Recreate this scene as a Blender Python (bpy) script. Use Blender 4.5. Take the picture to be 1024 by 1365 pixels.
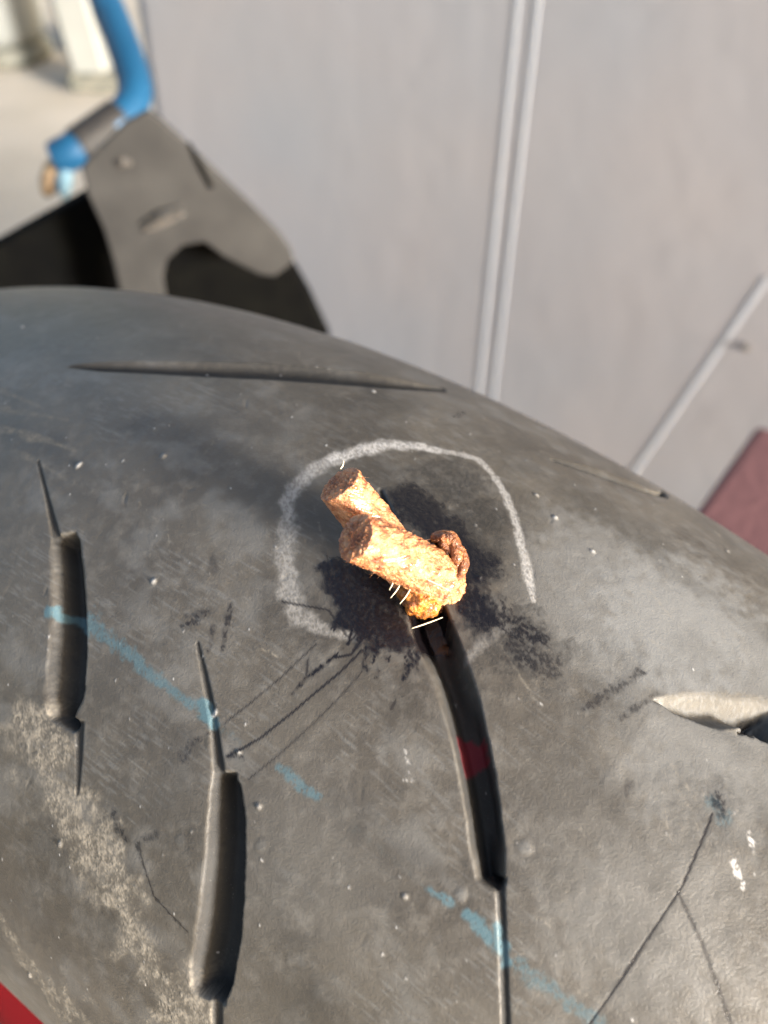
# Punctured scooter tyre with a freshly pushed-in rubber repair plug, close-up in low sun.
import bpy, bmesh, math, random
import numpy as np
from mathutils import Vector, Matrix

for o in list(bpy.data.objects):
    bpy.data.objects.remove(o)
scene = bpy.context.scene
COL = scene.collection

# measured layout: millimetres on the unrolled tread (U along the circumference, V across it), metres elsewhere
F = {'G': [{'L': [(17.28, -29.38), (14.67, -32.46), (10.05, -37.77), (7.01, -42.47), (5.04, -46.73)],
        'R': [(13.72, -27.1), (9.78, -30.2), (5.1, -35.38), (1.63, -39.77), (-2.06, -46.01)],
        'D': [3.5, 3.5, 3.5, 3.5, 3.5],
        'asym': 'a'},
       {'L': [(28.34, -20.89), (22.49, -24.9), (16.85, -29.19)], 'R': [(27.88, -20.7), (22.0, -24.44), (15.72, -28.46)], 'D': [0.1, 0.25, 0.5], 'asym': 't'},
       {'L': [(-0.9, -45.94), (-3.08, -49.25), (-5.38, -52.79)], 'R': [(-2.11, -45.29), (-4.11, -48.68), (-5.9, -52.49)], 'D': [0.35, 0.2, 0.08], 'asym': 't'},
       {'L': [(-20.8, -41.49), (-22.94, -45.13), (-25.36, -49.38), (-28.1, -55.57), (-30.64, -62.68)],
        'R': [(-23.92, -39.71), (-26.9, -42.53), (-29.67, -46.42), (-33.42, -52.64), (-36.41, -60.5)],
        'D': [3.5, 3.5, 3.5, 3.5, 3.5],
        'asym': 'a'},
       {'L': [(-9.91, -30.3), (-13.52, -33.46), (-16.86, -36.38), (-21.32, -41.55)], 'R': [(-10.32, -30.06), (-14.26, -33.02), (-17.67, -35.9), (-22.75, -40.64)], 'D': [0.15, 0.3, 0.4, 0.6], 'asym': 't'},
       {'L': [(-33.89, -61.48), (-35.98, -65.1)], 'R': [(-35.23, -60.36), (-37.24, -63.94)], 'D': [0.5, 0.45], 'asym': 't'},
       {'L': [(-22.4, -8.3), (-26.73, -12.15), (-31.17, -15.92), (-35.71, -18.62), (-40.92, -22.49), (-46.18, -27.29), (-50.85, -31.92)],
        'R': [(-24.53, -5.29), (-29.0, -8.59), (-34.06, -12.1), (-39.31, -15.99), (-43.81, -19.89), (-48.65, -24.53), (-54.59, -31.27)],
        'D': [2.5, 3.5, 4, 4, 4, 4, 3.8],
        'asym': 'a'},
       {'L': [(-15.65, -1.58), (-18.88, -4.57), (-22.93, -8.58)], 'R': [(-15.79, -0.97), (-19.9, -3.79), (-24.61, -6.64)], 'D': [0.3, 1.6, 2.5], 'asym': 't'},
       {'L': [(-53.16, -31.27), (-56.82, -35.67), (-62.32, -42.37)], 'R': [(-53.96, -30.67), (-57.54, -35.11), (-63.08, -41.73)], 'D': [0.4, 0.28, 0.25], 'asym': 't'},
       {'L': [(39.11, -4.28), (33.71, -0.94), (24.72, 4.2), (16.57, 9.86), (6.45, 18.46), (-1.15, 25.78), (-5.57, 30.2)],
        'R': [(38.61, -4.71), (31.77, -2.67), (22.06, 1.59), (13.59, 6.61), (3.26, 14.33), (-3.83, 21.63), (-6.94, 27.77)],
        'D': [0.2, 0.9, 1.1, 1.1, 1.1, 0.9, 0.2],
        'asym': 's'},
       {'L': [(-28.39, 23.95), (-33.85, 29.29), (-39.74, 36.02), (-42.25, 39.91)], 'R': [(-28.8, 22.98), (-34.87, 26.25), (-41.21, 29.58), (-43.64, 31.87)], 'D': [0.3, 0.9, 1.0, 1.0], 'asym': 's'},
       {'L': [(-56.57, -5.02), (-57.91, -3.13), (-61.2, 0.11), (-64.83, 3.05), (-67.3, 4.28)],
        'R': [(-56.78, -5.42), (-59.35, -5.03), (-62.63, -3.98), (-65.72, -2.48), (-69.18, -0.6)],
        'D': [0.4, 1.2, 2.2, 3.2, 3.5],
        'asym': 'l'}],
 'S': {'chalk': [([(-9.13, -11.48), (-7.49, -9.78), (-6.73, -7.38), (-6.71, -3.92), (-7.81, 0.42)], [6, 9, 11, 11, 10], 0.38),
                 ([(-7.63, -0.46), (-9.17, 3.12), (-11.18, 6.23), (-13.69, 8.75), (-16.73, 10.56)], [10, 12, 12, 10, 7], 0.72),
                 ([(-16.29, 10.32), (-18.95, 11.82), (-21.54, 13.09), (-24.31, 11.76), (-27.52, 9.56), (-31.04, 6.15), (-34.7, 1.88), (-37.65, -1.5), (-39.36, -3.49)], [6, 5, 6, 6, 6, 6, 6, 6, 3], 0.5),
                 ([(-9.13, -11.48), (-12.26, -15.88), (-15.71, -19.57), (-18.66, -21.26), (-21.94, -20.89), (-26.32, -19.51)], [11, 14, 14, 12, 9, 5], 0.25),
                 ([(-37.74, -14.45), (-37.88, -10.94), (-39.12, -8.18)], [6, 8, 5], 0.14)],
       'glue': [[(-16.0, -12.92), (-16.82, -14.98), (-19.07, -16.84), (-22.02, -18.11), (-23.15, -20.07), (-24.62, -19.49), (-26.83, -19.9), (-28.38, -19.97), (-29.71, -19.26), (-30.89, -17.86), (-31.67, -16.93),
                 (-31.97, -16.33), (-28.28, -13.79), (-24.1, -11.71), (-21.22, -11.99), (-17.5, -12.8)],
                [(-15.75, -0.9), (-18.0, 2.25), (-21.37, 2.06), (-25.88, 1.21), (-29.23, -0.4), (-31.34, -0.73), (-33.62, -1.38), (-34.61, -3.56), (-34.21, -5.8), (-32.92, -7.74), (-30.75, -9.42), (-26.41, -5.34),
                 (-23.1, -3.91), (-20.5, -4.12)],
                [(-30.59, -8.66), (-32.36, -6.35), (-35.75, -5.93), (-37.8, -7.41), (-37.9, -10.32), (-36.19, -12.04), (-34.27, -11.86)],
                [(-27.39, -13.6), (-29.59, -12.01), (-30.55, -9.13), (-35.5, -14.16), (-33.65, -15.12), (-32.52, -17.09)]],
       'drips': [([(-22.35, -18.28), (-23.22, -20.41)], [3, 1], 1.0), ([(-24.8, -18.98), (-25.58, -20.74)], [3, 1], 1.0), ([(-27.52, -19.81), (-28.57, -21.7), (-29.18, -22.02)], [5, 4, 2], 1.0),
                 ([(-28.63, -19.81), (-29.25, -20.87)], [4, 2], 1.0), ([(-29.86, -18.96), (-30.55, -19.79)], [5, 3], 1.0), ([(-31.43, -17.1), (-32.66, -18.88), (-33.21, -20.52)], [9, 7, 4], 1.0),
                 ([(-32.34, -16.84), (-33.79, -18.83)], [6, 3], 1.0), ([(-26.64, -19.65), (-26.58, -21.56), (-25.26, -22.8)], [3, 2, 1], 1.0),
                 ([(-18.69, -35.77), (-20.11, -32.1), (-21.42, -27.83), (-22.45, -22.74)], [1.3, 1.2, 1, 0.6], 0.8),
                 ([(-21.16, -38.4), (-22.26, -36.73), (-23.44, -34.61), (-24.88, -30.52), (-26.09, -26.29), (-26.8, -23.74), (-27.32, -20.4)], [2.2, 2.5, 1.4, 1.4, 1.4, 1.6, 1.6], 0.95),
                 ([(-23.56, -28.81), (-23.96, -26.42), (-25.05, -23.2), (-25.31, -21.52)], [0.6, 3.5, 3, 1], 1.0), ([(-23.9, -26.46), (-22.75, -24.69)], [2, 0.6], 0.8),
                 ([(-24.89, -38.98), (-26.4, -34.88), (-27.69, -30.1), (-28.4, -26.41), (-28.83, -22.39)], [0.8, 1, 1.2, 1, 0.8], 0.7),
                 ([(-15.86, -20.84), (-21.12, -18.72), (-24.86, -20.07), (-27.86, -19.38), (-31.15, -17.98)], [1.2, 1.2, 1.6, 1.6, 1.2], 0.9), ([(-21.32, -38.3), (-21.93, -37.53), (-22.91, -37.58)], [4, 6, 3], 0.9),
                 ([(-25.42, -20.8), (-25.83, -17.85)], [2.5, 2.5], 0.9), ([(-22.81, -20.31), (-22.32, -17.93)], [2, 3], 0.9), ([(-26.45, -20.99), (-26.28, -18.45)], [2, 3], 0.8),
                 ([(-28.9, -21.91), (-28.04, -19.91)], [6, 6], 0.7), ([(-30.44, -21.94), (-30.41, -21.32)], [5, 4], 0.6), ([(-30.27, -19.69), (-29.55, -18.44)], [5, 5], 0.7),
                 ([(-7.0, -29.44), (-7.97, -28.46), (-8.61, -26.8)], [4, 7, 4], 0.85), ([(-11.91, -30.24), (-10.43, -27.49)], [4, 5], 0.6), ([(-13.3, -29.22), (-11.93, -26.62), (-10.63, -24.32)], [3, 6, 3], 0.8),
                 ([(-6.79, -28.26), (-8.83, -26.46)], [5, 5], 0.5), ([(-34.01, -23.85), (-33.82, -22.75)], [3, 2], 0.6), ([(-16.4, -41.53), (-16.45, -39.91), (-17.66, -37.59)], [8, 7, 2], 0.6),
                 ([(-50.94, -11.29), (-52.34, -7.14), (-53.83, -3.11)], [5, 8, 5], 0.6), ([(-54.6, -9.4), (-56.25, -4.6)], [6, 4], 0.6), ([(-53.21, -3.42), (-53.91, -3.28)], [4, 4], 0.9),
                 ([(-11.59, -51.51), (-13.2, -52.84), (-15.01, -53.21)], [6, 7, 4], 0.8), ([(-16.46, -52.79), (-18.21, -54.2), (-21.55, -56.6), (-27.65, -57.29)], [6, 2, 1.5, 1], 0.8),
                 ([(-17.25, -51.57), (-18.16, -50.39)], [8, 7], 0.6), ([(-13.05, 20.66), (-13.12, 23.51)], [8, 9], 0.6), ([(-66.86, -10.39), (-68.16, -11.59)], [10, 8], 0.8),
                 ([(-58.98, -15.14), (-59.28, -16.37)], [6, 3], 0.4), ([(-31.82, -5.72), (-35.77, -7.76), (-40.05, -8.05), (-42.55, -7.23)], [16, 22, 22, 14], 0.9), ([(-41.56, -10.4), (-44.92, -9.44)], [20, 20], 0.7),
                 ([(-31.07, -2.12), (-33.99, -2.54)], [16, 12], 0.7), ([(-3.88, -20.3), (-5.96, -22.01)], [4, 7], 0.35)],
       'soft': [((-21.29, 6.2), 70, 0.85), ((-28.18, 3.34), 60, 0.85), ((-31.07, -2.12), 60, 0.8), ((-22.68, -16.16), 80, 0.6), ((-22.19, -1.94), 50, 0.6), ((-40.39, -10.15), 85, 0.75), ((-34.52, -22.03), 60, 0.25),
                ((-27.05, -26.08), 40, 0.2), ((-52.01, -9.88), 60, 0.35), ((-44.89, -22.53), 70, 0.2), ((-18.4, -65.06), 90, 0.4), ((-3.77, -61.38), 80, 0.45), ((-6.96, -71.12), 70, 0.4), ((48.18, 3.66), 150, 0.3),
                ((25.97, 14.87), 120, 0.3), ((-4.38, 7.81), 60, 0.2), ((-23.37, 24.04), 60, 0.3), ((-66.97, -13.06), 60, 0.4), ((-75.42, -18.21), 60, 0.3), ((-11.76, -52.21), 40, 0.3), ((-22.69, -55.28), 50, 0.35)],
       'dust': [([(3.34, -48.18), (1.12, -50.55), (-1.25, -53.32), (-6.67, -55.32), (-11.92, -57.28), (-17.45, -60.03), (-22.87, -62.82), (-29.12, -66.16), (-32.34, -67.41)], [26, 34, 34, 26, 22, 24, 26, 34, 36], 1.0),
                ([(2.41, -77.33), (-2.88, -81.58), (-8.1, -83.71), (-16.63, -82.01)], [12, 16, 18, 26], 1.0), ([(-32.3, -61.07), (-31.15, -66.28)], [18, 22], 0.9), ([(10.09, -52.13), (3.93, -52.05)], [16, 10], 0.6),
                ([(42.43, -15.94), (29.61, -13.48)], [6, 2], 0.4), ([(39.25, -18.65), (24.15, -17.09)], [5, 2], 0.4), ([(46.01, -13.02), (34.9, -13.23)], [3, 1], 0.35),
                ([(33.33, -20.78), (21.41, -21.29)], [3, 2], 0.3)],
       'pale': [((-53.8, 5.73), 170, 0.95), ((-45.06, -1.2), 110, 0.6), ((-43.28, 6.18), 130, 0.6), ((-63.08, 7.83), 140, 0.75), ((-64.19, -6.18), 160, 0.6), ((-67.55, -22.77), 140, 0.4), ((-42.68, -0.57), 70, 0.3),
                ((-22.68, -16.16), 40, 0.15), ((-44.54, 15.58), 90, 0.25), ((-35.17, -42.57), 120, 0.12), ((-59.99, -22.4), 120, 0.2), ((-39.02, -26.75), 24, 0.3), ((-16.32, -18.04), 30, 0.35)],
       'leaf': [(-56.57, -5.02), (-57.82, -2.97), (-61.12, 0.29), (-64.75, 3.24), (-67.38, 5.16), (-69.39, -0.18), (-66.98, -1.46), (-65.68, -2.4), (-62.55, -3.82), (-59.27, -4.87)],
       'hole': [(-65.54, -2.3), (-65.84, -0.37), (-66.59, 1.55), (-67.43, 2.35), (-67.16, 0.61), (-67.04, -1.4)],
       'blue': [([(10.97, -36.64), (7.77, -36.27), (4.3, -36.02)], [7, 8, 8], 1.0), ([(5.14, -34.99), (-1.22, -35.45), (-7.44, -35.92), (-13.86, -36.22)], [12, 9, 7, 5], 0.75),
                ([(-14.83, -35.45), (-16.21, -36.0), (-17.57, -36.54)], [8, 9, 6], 1.0), ([(-17.57, -36.54), (-21.54, -36.23)], [5, 4], 0.3), ([(-27.4, -35.94), (-29.8, -36.07), (-32.69, -36.02)], [5, 6, 5], 0.75),
                ([(-48.41, -36.39), (-50.99, -35.9)], [4, 5], 0.85), ([(-52.89, -35.82), (-54.72, -35.95), (-56.18, -36.35)], [5, 8, 5], 0.9), ([(-56.4, -35.37), (-57.57, -36.16), (-58.76, -36.85)], [8, 9, 6], 1.0),
                ([(-59.99, -36.59), (-64.48, -36.29), (-69.69, -35.84)], [8, 8, 8], 0.6), ([(-33.04, -36.06), (-48.19, -36.37)], [5, 4], 0.12), ([(-66.84, -11.2), (-68.4, -11.69)], [8, 8], 0.5)],
       'whiteblue': [([(-71.41, -11.52), (-72.36, -12.26)], [4, 3], 1.0), ([(-71.55, -15.01), (-73.37, -16.28)], [4, 4], 1.0), ([(-37.89, -26.58), (-39.69, -28.18)], [3, 2], 0.5),
                     ([(-39.62, -29.18), (-40.63, -28.65)], [2, 2], 0.4)],
       'red': [(-40.5, -23.28), (-42.0, -21.51), (-44.72, -20.21), (-45.89, -22.28), (-44.87, -24.95), (-42.94, -24.72)],
       'crease': [([(-67.41, -12.22), (-68.63, -20.56), (-68.65, -27.64), (-68.85, -36.54)], [2.4, 2.2, 2.6, 2.2], 1.0), ([(-68.45, -20.98), (-72.89, -23.35), (-79.48, -27.73)], [3, 4, 5], 0.6),
                  ([(-16.87, -53.04), (-21.55, -56.6), (-27.65, -57.29)], [2, 2, 2], 0.7), ([(-39.48, -14.79), (-47.76, -15.38)], [2, 2], 0.0)],
       'nub': [((-30.34, -43.84), 0.5), ((-21.41, -49.26), 0.4), ((-53.91, -27.07), 0.9), ((-51.33, -34.65), 0.8), ((-60.64, -27.32), 0.4), ((-51.82, -3.02), 0.3)],
       'speck': [(-5.91, -59.5), (-30.9, 12.36), (-22.12, -37.31), (-32.85, -4.88), (58.68, 1.01), (-1.52, 16.69), (11.62, -12.21), (21.66, -18.76), (-46.71, -38.39), (-0.04, -26.93), (-27.65, -40.61), (-4.54, -83.5),
                 (-34.8, 10.21), (-41.15, 8.38), (-54.78, 27.91), (-16.94, -35.56)]},
 'base': (0.01818, -0.02466, 0.50156),
 'front': [(0.01997, -0.02362, 0.49976), (0.01836, -0.02419, 0.50349), (0.01413, -0.02579, 0.50831), (0.0096, -0.02728, 0.51253)],
 'back': [(0.01809, -0.02372, 0.49821), (0.01513, -0.0224, 0.50247), (0.01139, -0.02046, 0.50735), (0.00758, -0.01932, 0.51285)],
 'ring': [(0.0182, -0.02052, 0.50513), (0.01914, -0.02114, 0.50665), (0.02032, -0.02177, 0.50671), (0.02112, -0.02307, 0.50537), (0.02089, -0.02426, 0.50414), (0.01992, -0.02477, 0.50289), (0.01891, -0.02375, 0.49962)],
 'ringfill': (0.01958, -0.02243, 0.50415),
 'wad': (0.01703, -0.02563, 0.50171),
 'fibre': [[(0.01377, -0.02656, 0.50535), (0.0133, -0.02715, 0.50402)], [(0.01466, -0.02679, 0.50511), (0.01346, -0.02809, 0.50376)], [(0.01573, -0.02725, 0.50464), (0.01451, -0.0282, 0.50293)],
           [(0.01719, -0.02719, 0.50614), (0.0198, -0.0284, 0.50561)], [(0.01591, -0.02946, 0.50019), (0.01944, -0.02822, 0.50075)], [(0.00762, -0.01817, 0.51405), (0.00795, -0.01755, 0.51469)],
           [(0.01813, -0.02701, 0.50488), (0.01909, -0.02695, 0.5035)]],
 'cam': (0.01256, -0.09842, 0.58493),
 'M': [(0.99984, -0.01795, 0.0), (0.01246, 0.69424, -0.71963), (0.01292, 0.71952, 0.69435)],
 'aw': (0.57722, 0.81659, 0.0),
 'tw': (-0.81659, 0.57722, 0.0),
 'bd': 0.11097,
 'panel_n': (-0.55008, -0.83511, 0.0),
 'panel_p': (0.0, 0.55, 0.0),
 'panel_left': [(-0.2092, 0.3643), (-0.2171, 0.2867), (-0.2031, 0.0828)],
 'seam': [(0.0994, 0.4169), (0.1008, 0.1439), (0.1096, 0.4186), (0.1107, 0.162)],
 'crease': [(0.2748, 0.2919), (0.2315, 0.1298)],
 'corner': [(0.2364, 0.4403), (0.3112, 0.1862), (0.2885, 0.1199)],
 'spot': [(0.2791, 0.2528)],
 'bp': (-0.1, 0.27, 0.0),
 'bn': (0.12797, -0.99178, 0.0),
 'bx': (0.99178, 0.12797, 0.0),
 'bracket': [(0.019, 0.4386), (0.0236, 0.435), (0.0357, 0.4212), (0.054, 0.3999), (0.0661, 0.3851), (0.0708, 0.3771), (0.0718, 0.3712), (0.0629, 0.3647), (0.0561, 0.3662), (0.0423, 0.3753), (0.0342, 0.3828),
             (0.0249, 0.3815), (0.0173, 0.3748), (0.0145, 0.3662), (0.0113, 0.3443), (-0.0061, 0.3454), (-0.0048, 0.3644), (-0.0051, 0.377), (-0.0063, 0.3906), (-0.0099, 0.4065), (-0.0102, 0.4169), (-0.0024, 0.4242),
             (0.0095, 0.434)],
 'bracket_slot': [(0.0094, 0.3892), (0.0277, 0.3964)],
 'bracket_bolt': [(0.0069, 0.4193)],
 'guard': [(-0.0922, 0.3546), (-0.0582, 0.3705), (-0.0173, 0.3911), (0.0121, 0.3974), (0.0392, 0.3787), (0.071, 0.3544), (0.0794, 0.3362), (0.0883, 0.3115), (0.0992, 0.2576), (-0.1164, 0.2747)],
 'rib': [(0.0333, 0.4258), (0.04, 0.407)],
 'pipe': [(-0.17834, 0.57269, 0.41636), (-0.16152, 0.53157, 0.40255), (-0.14363, 0.48994, 0.38821), (-0.13492, 0.46638, 0.37819), (-0.13383, 0.45473, 0.37332), (-0.13657, 0.44433, 0.36975), (-0.14258, 0.43399, 0.36623),
          (-0.15955, 0.42074, 0.35969), (-0.17213, 0.41793, 0.3539)],
 'wrap': [(-0.17322, 0.42571, 0.35045), (-0.1755, 0.41384, 0.34535), (-0.17689, 0.40269, 0.34099)],
 'wrapblue': [(-0.16814, 0.42003, 0.35176), (-0.16747, 0.40655, 0.34498), (-0.16523, 0.39695, 0.34224)],
 'joint': [(-0.13932, 0.43995, 0.36808), (-0.15105, 0.42784, 0.36273), (-0.15996, 0.42044, 0.35939)],
 'post': [(-0.48819, 1.43841, 0.0), (-0.45161, 1.49728, 0.0), (-0.60933, 1.66543, 0.0), (-0.57445, 1.66725, 0.0)],
 'jug': [(-0.63588, 1.60841, 0.0), (-0.61449, 1.64631, 0.0), (-0.68548, 1.62412, 0.0)],
 'junk': [(-0.62447, 1.59103, 0.0)],
 'rbox': [(0.13777, 0.17007, 0.33), (0.17071, 0.2067, 0.33), (0.15363, 0.14469, 0.33)]}

# ------------------------------------------------------------------ camera, sky, sun, exposure
AW = Vector(F['aw']); TW = Vector(F['tw']); UP = Vector((0, 0, 1))
camd = bpy.data.cameras.new('camera')
camd.sensor_fit = 'HORIZONTAL'; camd.sensor_width = 36.0; camd.lens = 45.0
camd.clip_start = 0.002; camd.clip_end = 200
camd.dof.use_dof = True; camd.dof.focus_distance = F['bd'] - .001; camd.dof.aperture_fstop = 26.0
cam = bpy.data.objects.new('camera', camd); COL.objects.link(cam)
cam.matrix_world = Matrix.Translation(F['cam']) @ Matrix(F['M']).to_4x4()
scene.camera = cam

SUN_EL, SUN_AZ = 10.0, 40.0            # degrees: height, and how far the sun stands towards the viewer from due right
e, b = math.radians(SUN_EL), math.radians(SUN_AZ)
to_sun = Vector((math.cos(e) * math.cos(b), -math.cos(e) * math.sin(b), math.sin(e)))
world = bpy.data.worlds.new('World'); scene.world = world; world.use_nodes = True
wn = world.node_tree.nodes; wl = world.node_tree.links
sky = wn.new('ShaderNodeTexSky'); sky.sky_type = 'NISHITA'; sky.sun_disc = False
sky.air_density = .8; sky.dust_density = 5; sky.ozone_density = .5; sky.sun_elevation = e; sky.sun_rotation = math.atan2(to_sun.x, to_sun.y)
wl.new(sky.outputs[0], wn['Background'].inputs[0]); wn['Background'].inputs[1].default_value = 0.15
sl = bpy.data.lights.new('sun', 'SUN'); sl.energy = 4.4; sl.angle = math.radians(12); sl.color = (1, .985, .96)
so = bpy.data.objects.new('sun', sl); COL.objects.link(so)
so.rotation_euler = to_sun.to_track_quat('Z', 'Y').to_euler()
vs = scene.view_settings
vs.view_transform = 'Standard'; vs.look = 'None'; vs.gamma = 1; vs.exposure = 1.7

# ------------------------------------------------------------------ helpers
def tag(o, label=None, cat=None, group=None, kind=None):
    if label: o['label'] = label
    if cat: o['category'] = cat
    if group: o['group'] = group
    if kind: o['kind'] = kind
    return o

def empty(name, loc=(0, 0, 0)):
    o = bpy.data.objects.new(name, None); COL.objects.link(o); o.location = loc
    o.empty_display_size = .01
    return o

def link(name, me, m, parent=None, smooth=True):
    o = bpy.data.objects.new(name, me); COL.objects.link(o)
    if m: me.materials.append(m)
    if smooth:
        me.shade_smooth()
    if parent:
        o.parent = parent
        o.matrix_parent_inverse = Matrix.Translation(-Vector(parent.location))
    return o

def from_bm(name, bm, m, parent=None, smooth=True):
    bmesh.ops.recalc_face_normals(bm, faces=bm.faces)
    me = bpy.data.meshes.new(name); bm.to_mesh(me); bm.free()
    return link(name, me, m, parent, smooth)

def mat(name, color, rough=.6, noise=None, bump=None, metal=0, spec=.5, col2=None, scale=40, detail=6):
    m = bpy.data.materials.new(name); m.use_nodes = True
    nt = m.node_tree; N = nt.nodes; L = nt.links; p = N['Principled BSDF']
    p.inputs['Roughness'].default_value = rough; p.inputs['Metallic'].default_value = metal
    p.inputs['Specular IOR Level'].default_value = spec
    tc = N.new('ShaderNodeTexCoord')
    if col2:
        n = N.new('ShaderNodeTexNoise'); n.inputs['Scale'].default_value = scale; n.inputs['Detail'].default_value = detail
        L.new(tc.outputs['Object'], n.inputs['Vector'])
        r = N.new('ShaderNodeValToRGB'); r.color_ramp.elements[0].position = .35; r.color_ramp.elements[1].position = .68
        r.color_ramp.elements[0].color = (*color, 1); r.color_ramp.elements[1].color = (*col2, 1)
        L.new(n.outputs[0], r.inputs[0]); L.new(r.outputs[0], p.inputs['Base Color'])
    else:
        p.inputs['Base Color'].default_value = (*color, 1)
    if bump:
        sc, dist = bump
        n2 = N.new('ShaderNodeTexNoise'); n2.inputs['Scale'].default_value = sc; n2.inputs['Detail'].default_value = 5
        L.new(tc.outputs['Object'], n2.inputs['Vector'])
        bp = N.new('ShaderNodeBump'); bp.inputs['Distance'].default_value = dist; bp.inputs['Strength'].default_value = 1
        L.new(n2.outputs[0], bp.inputs['Height']); L.new(bp.outputs[0], p.inputs['Normal'])
    return m

def prism(name, pts, thick, m, parent=None, bevel=0, origin=(0, 0, 0), xd=(1, 0, 0), yd=(0, 0, 1), back=None):
    """extrude a plane outline (local x,y along xd,yd) by thick along back; bevelled edges"""
    origin = Vector(origin); xd = Vector(xd); yd = Vector(yd); back = Vector(back) if back else xd.cross(yd)
    bm = bmesh.new()
    v0 = [bm.verts.new(origin + xd * x + yd * y) for x, y in pts]
    v1 = [bm.verts.new(origin + xd * x + yd * y + back * thick) for x, y in pts]
    n = len(pts)
    bm.faces.new(v0); bm.faces.new(v1[::-1])
    for i in range(n):
        bm.faces.new((v0[i], v0[(i + 1) % n], v1[(i + 1) % n], v1[i]))
    bmesh.ops.recalc_face_normals(bm, faces=bm.faces)
    if bevel:
        ed = [ed for ed in bm.edges if len(ed.link_faces) == 2 and ed.calc_face_angle(0) > .6]
        bmesh.ops.bevel(bm, geom=ed, offset=bevel, segments=3, affect='EDGES', profile=.6)
    return from_bm(name, bm, m, parent, False)

def smooth_path(pts, n):
    """Catmull-Rom through pts"""
    P = np.array(pts, float); P = np.vstack([2 * P[0] - P[1], P, 2 * P[-1] - P[-2]])
    out = []
    k = len(P) - 3
    for i in range(n):
        t = i / (n - 1) * k; j = min(int(t), k - 1); u = t - j
        p0, p1, p2, p3 = P[j:j + 4]
        out.append(.5 * ((2 * p1) + (-p0 + p2) * u + (2 * p0 - 5 * p1 + 4 * p2 - p3) * u * u + (-p0 + 3 * p1 - 3 * p2 + p3) * u ** 3))
    return np.array(out)

def frames(C):
    T = np.gradient(C, axis=0); T /= np.linalg.norm(T, axis=1, keepdims=True)
    ref = np.array([0.13, .2, 1.]); A = np.zeros_like(T)
    a = np.cross(T[0], ref); a /= np.linalg.norm(a)
    for i in range(len(C)):
        a = a - T[i] * (a @ T[i]); a /= np.linalg.norm(a); A[i] = a
    return T, A, np.cross(T, A)

def tube(name, pts, rad, m, parent=None, n=40, seg=20, cap=True):
    C = smooth_path(pts, n) if len(pts) > 2 else np.linspace(pts[0], pts[1], n)
    T, A, B = frames(C)
    R = np.interp(np.linspace(0, 1, n), np.linspace(0, 1, len(rad)), rad) if hasattr(rad, '__len__') else np.full(n, rad)
    ang = np.linspace(0, 2 * np.pi, seg, endpoint=False)
    V = C[:, None] + R[:, None, None] * (np.cos(ang)[None, :, None] * A[:, None] + np.sin(ang)[None, :, None] * B[:, None])
    bm = bmesh.new()
    vs_ = [[bm.verts.new(V[i, j]) for j in range(seg)] for i in range(n)]
    for i in range(n - 1):
        for j in range(seg):
            bm.faces.new((vs_[i][j], vs_[i][(j + 1) % seg], vs_[i + 1][(j + 1) % seg], vs_[i + 1][j]))
    if cap:
        bm.faces.new(vs_[0][::-1]); bm.faces.new(vs_[-1])
    return from_bm(name, bm, m, parent)

# numpy value noise
_rs = np.random.RandomState(7)
_T = _rs.rand(256, 256).astype(np.float32)
def vnoise(x, y, seed=0):
    x = x + seed * 17.31; y = y + seed * 9.77
    xi = np.floor(x).astype(np.int32); yi = np.floor(y).astype(np.int32)
    fx = (x - xi).astype(np.float32); fy = (y - yi).astype(np.float32)
    fx = fx * fx * (3 - 2 * fx); fy = fy * fy * (3 - 2 * fy)
    a = _T[xi & 255, yi & 255]; b_ = _T[(xi + 1) & 255, yi & 255]
    c = _T[xi & 255, (yi + 1) & 255]; d = _T[(xi + 1) & 255, (yi + 1) & 255]
    return (a * (1 - fx) + b_ * fx) * (1 - fy) + (c * (1 - fx) + d * fx) * fy
def fbm(x, y, oct=4, seed=0):
    s = 0; a = .5; t = 0
    for k in range(oct):
        s = s + a * vnoise(x, y, seed + k); t += a; a *= .5; x = x * 2.03; y = y * 2.03
    return s / t
def sstep(a, b_, x):
    t = np.clip((x - a) / (b_ - a), 0, 1); return t * t * (3 - 2 * t)

# ------------------------------------------------------------------ materials
CONC = mat('floor_concrete', (.40, .355, .29), .85, col2=(.47, .42, .35), scale=9, bump=(120, .002))
PANEL = mat('panel_paint', (.315, .345, .388), .6, col2=(.39, .372, .38), scale=3.2, detail=3, bump=(38, .0004))
RIBM = mat('panel_rib_paint', (.395, .418, .455), .6, col2=(.385, .405, .44), scale=30)
STEEL = mat('galvanised_steel', (.024, .023, .022), .75, col2=(.038, .0365, .0345), scale=60, metal=.25, bump=(500, .0002))
DARKST = mat('dark_steel', (.05, .045, .04), .5, col2=(.09, .08, .07), scale=200)
BLACKP = mat('black_plastic', (.002, .002, .002), .8, col2=(.0035, .0035, .003), scale=90, spec=.04)
BLUEP = mat('blue_pvc', (.0015, .045, .105), .5, col2=(.0025, .055, .125), scale=30)
GREYT = mat('grey_tape', (.009, .008, .0075), .7, col2=(.016, .014, .0125), scale=80)
TAN = mat('tan_cloth', (.36, .25, .14), .9, col2=(.28, .19, .11), scale=90, bump=(300, .002))
PALEB = mat('pale_blue_cloth', (.16, .27, .33), .9)
WHITE = mat('white_paint', (.22, .225, .21), .5, col2=(.19, .195, .18), scale=14)
GREENG = mat('grey_green_metal', (.08, .085, .07), .7, col2=(.16, .15, .12), scale=60)
REDBOX = mat('hazed_red_paint', (.115, .05, .056), .7, col2=(.15, .068, .072), scale=30, bump=(200, .0005))  # red paled and greyed: flare haze put into the colour
REDRIM = mat('red_rim_paint', (.085, .0015, .004), .6, col2=(.07, .0015, .0035), scale=50, spec=.1)
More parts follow.
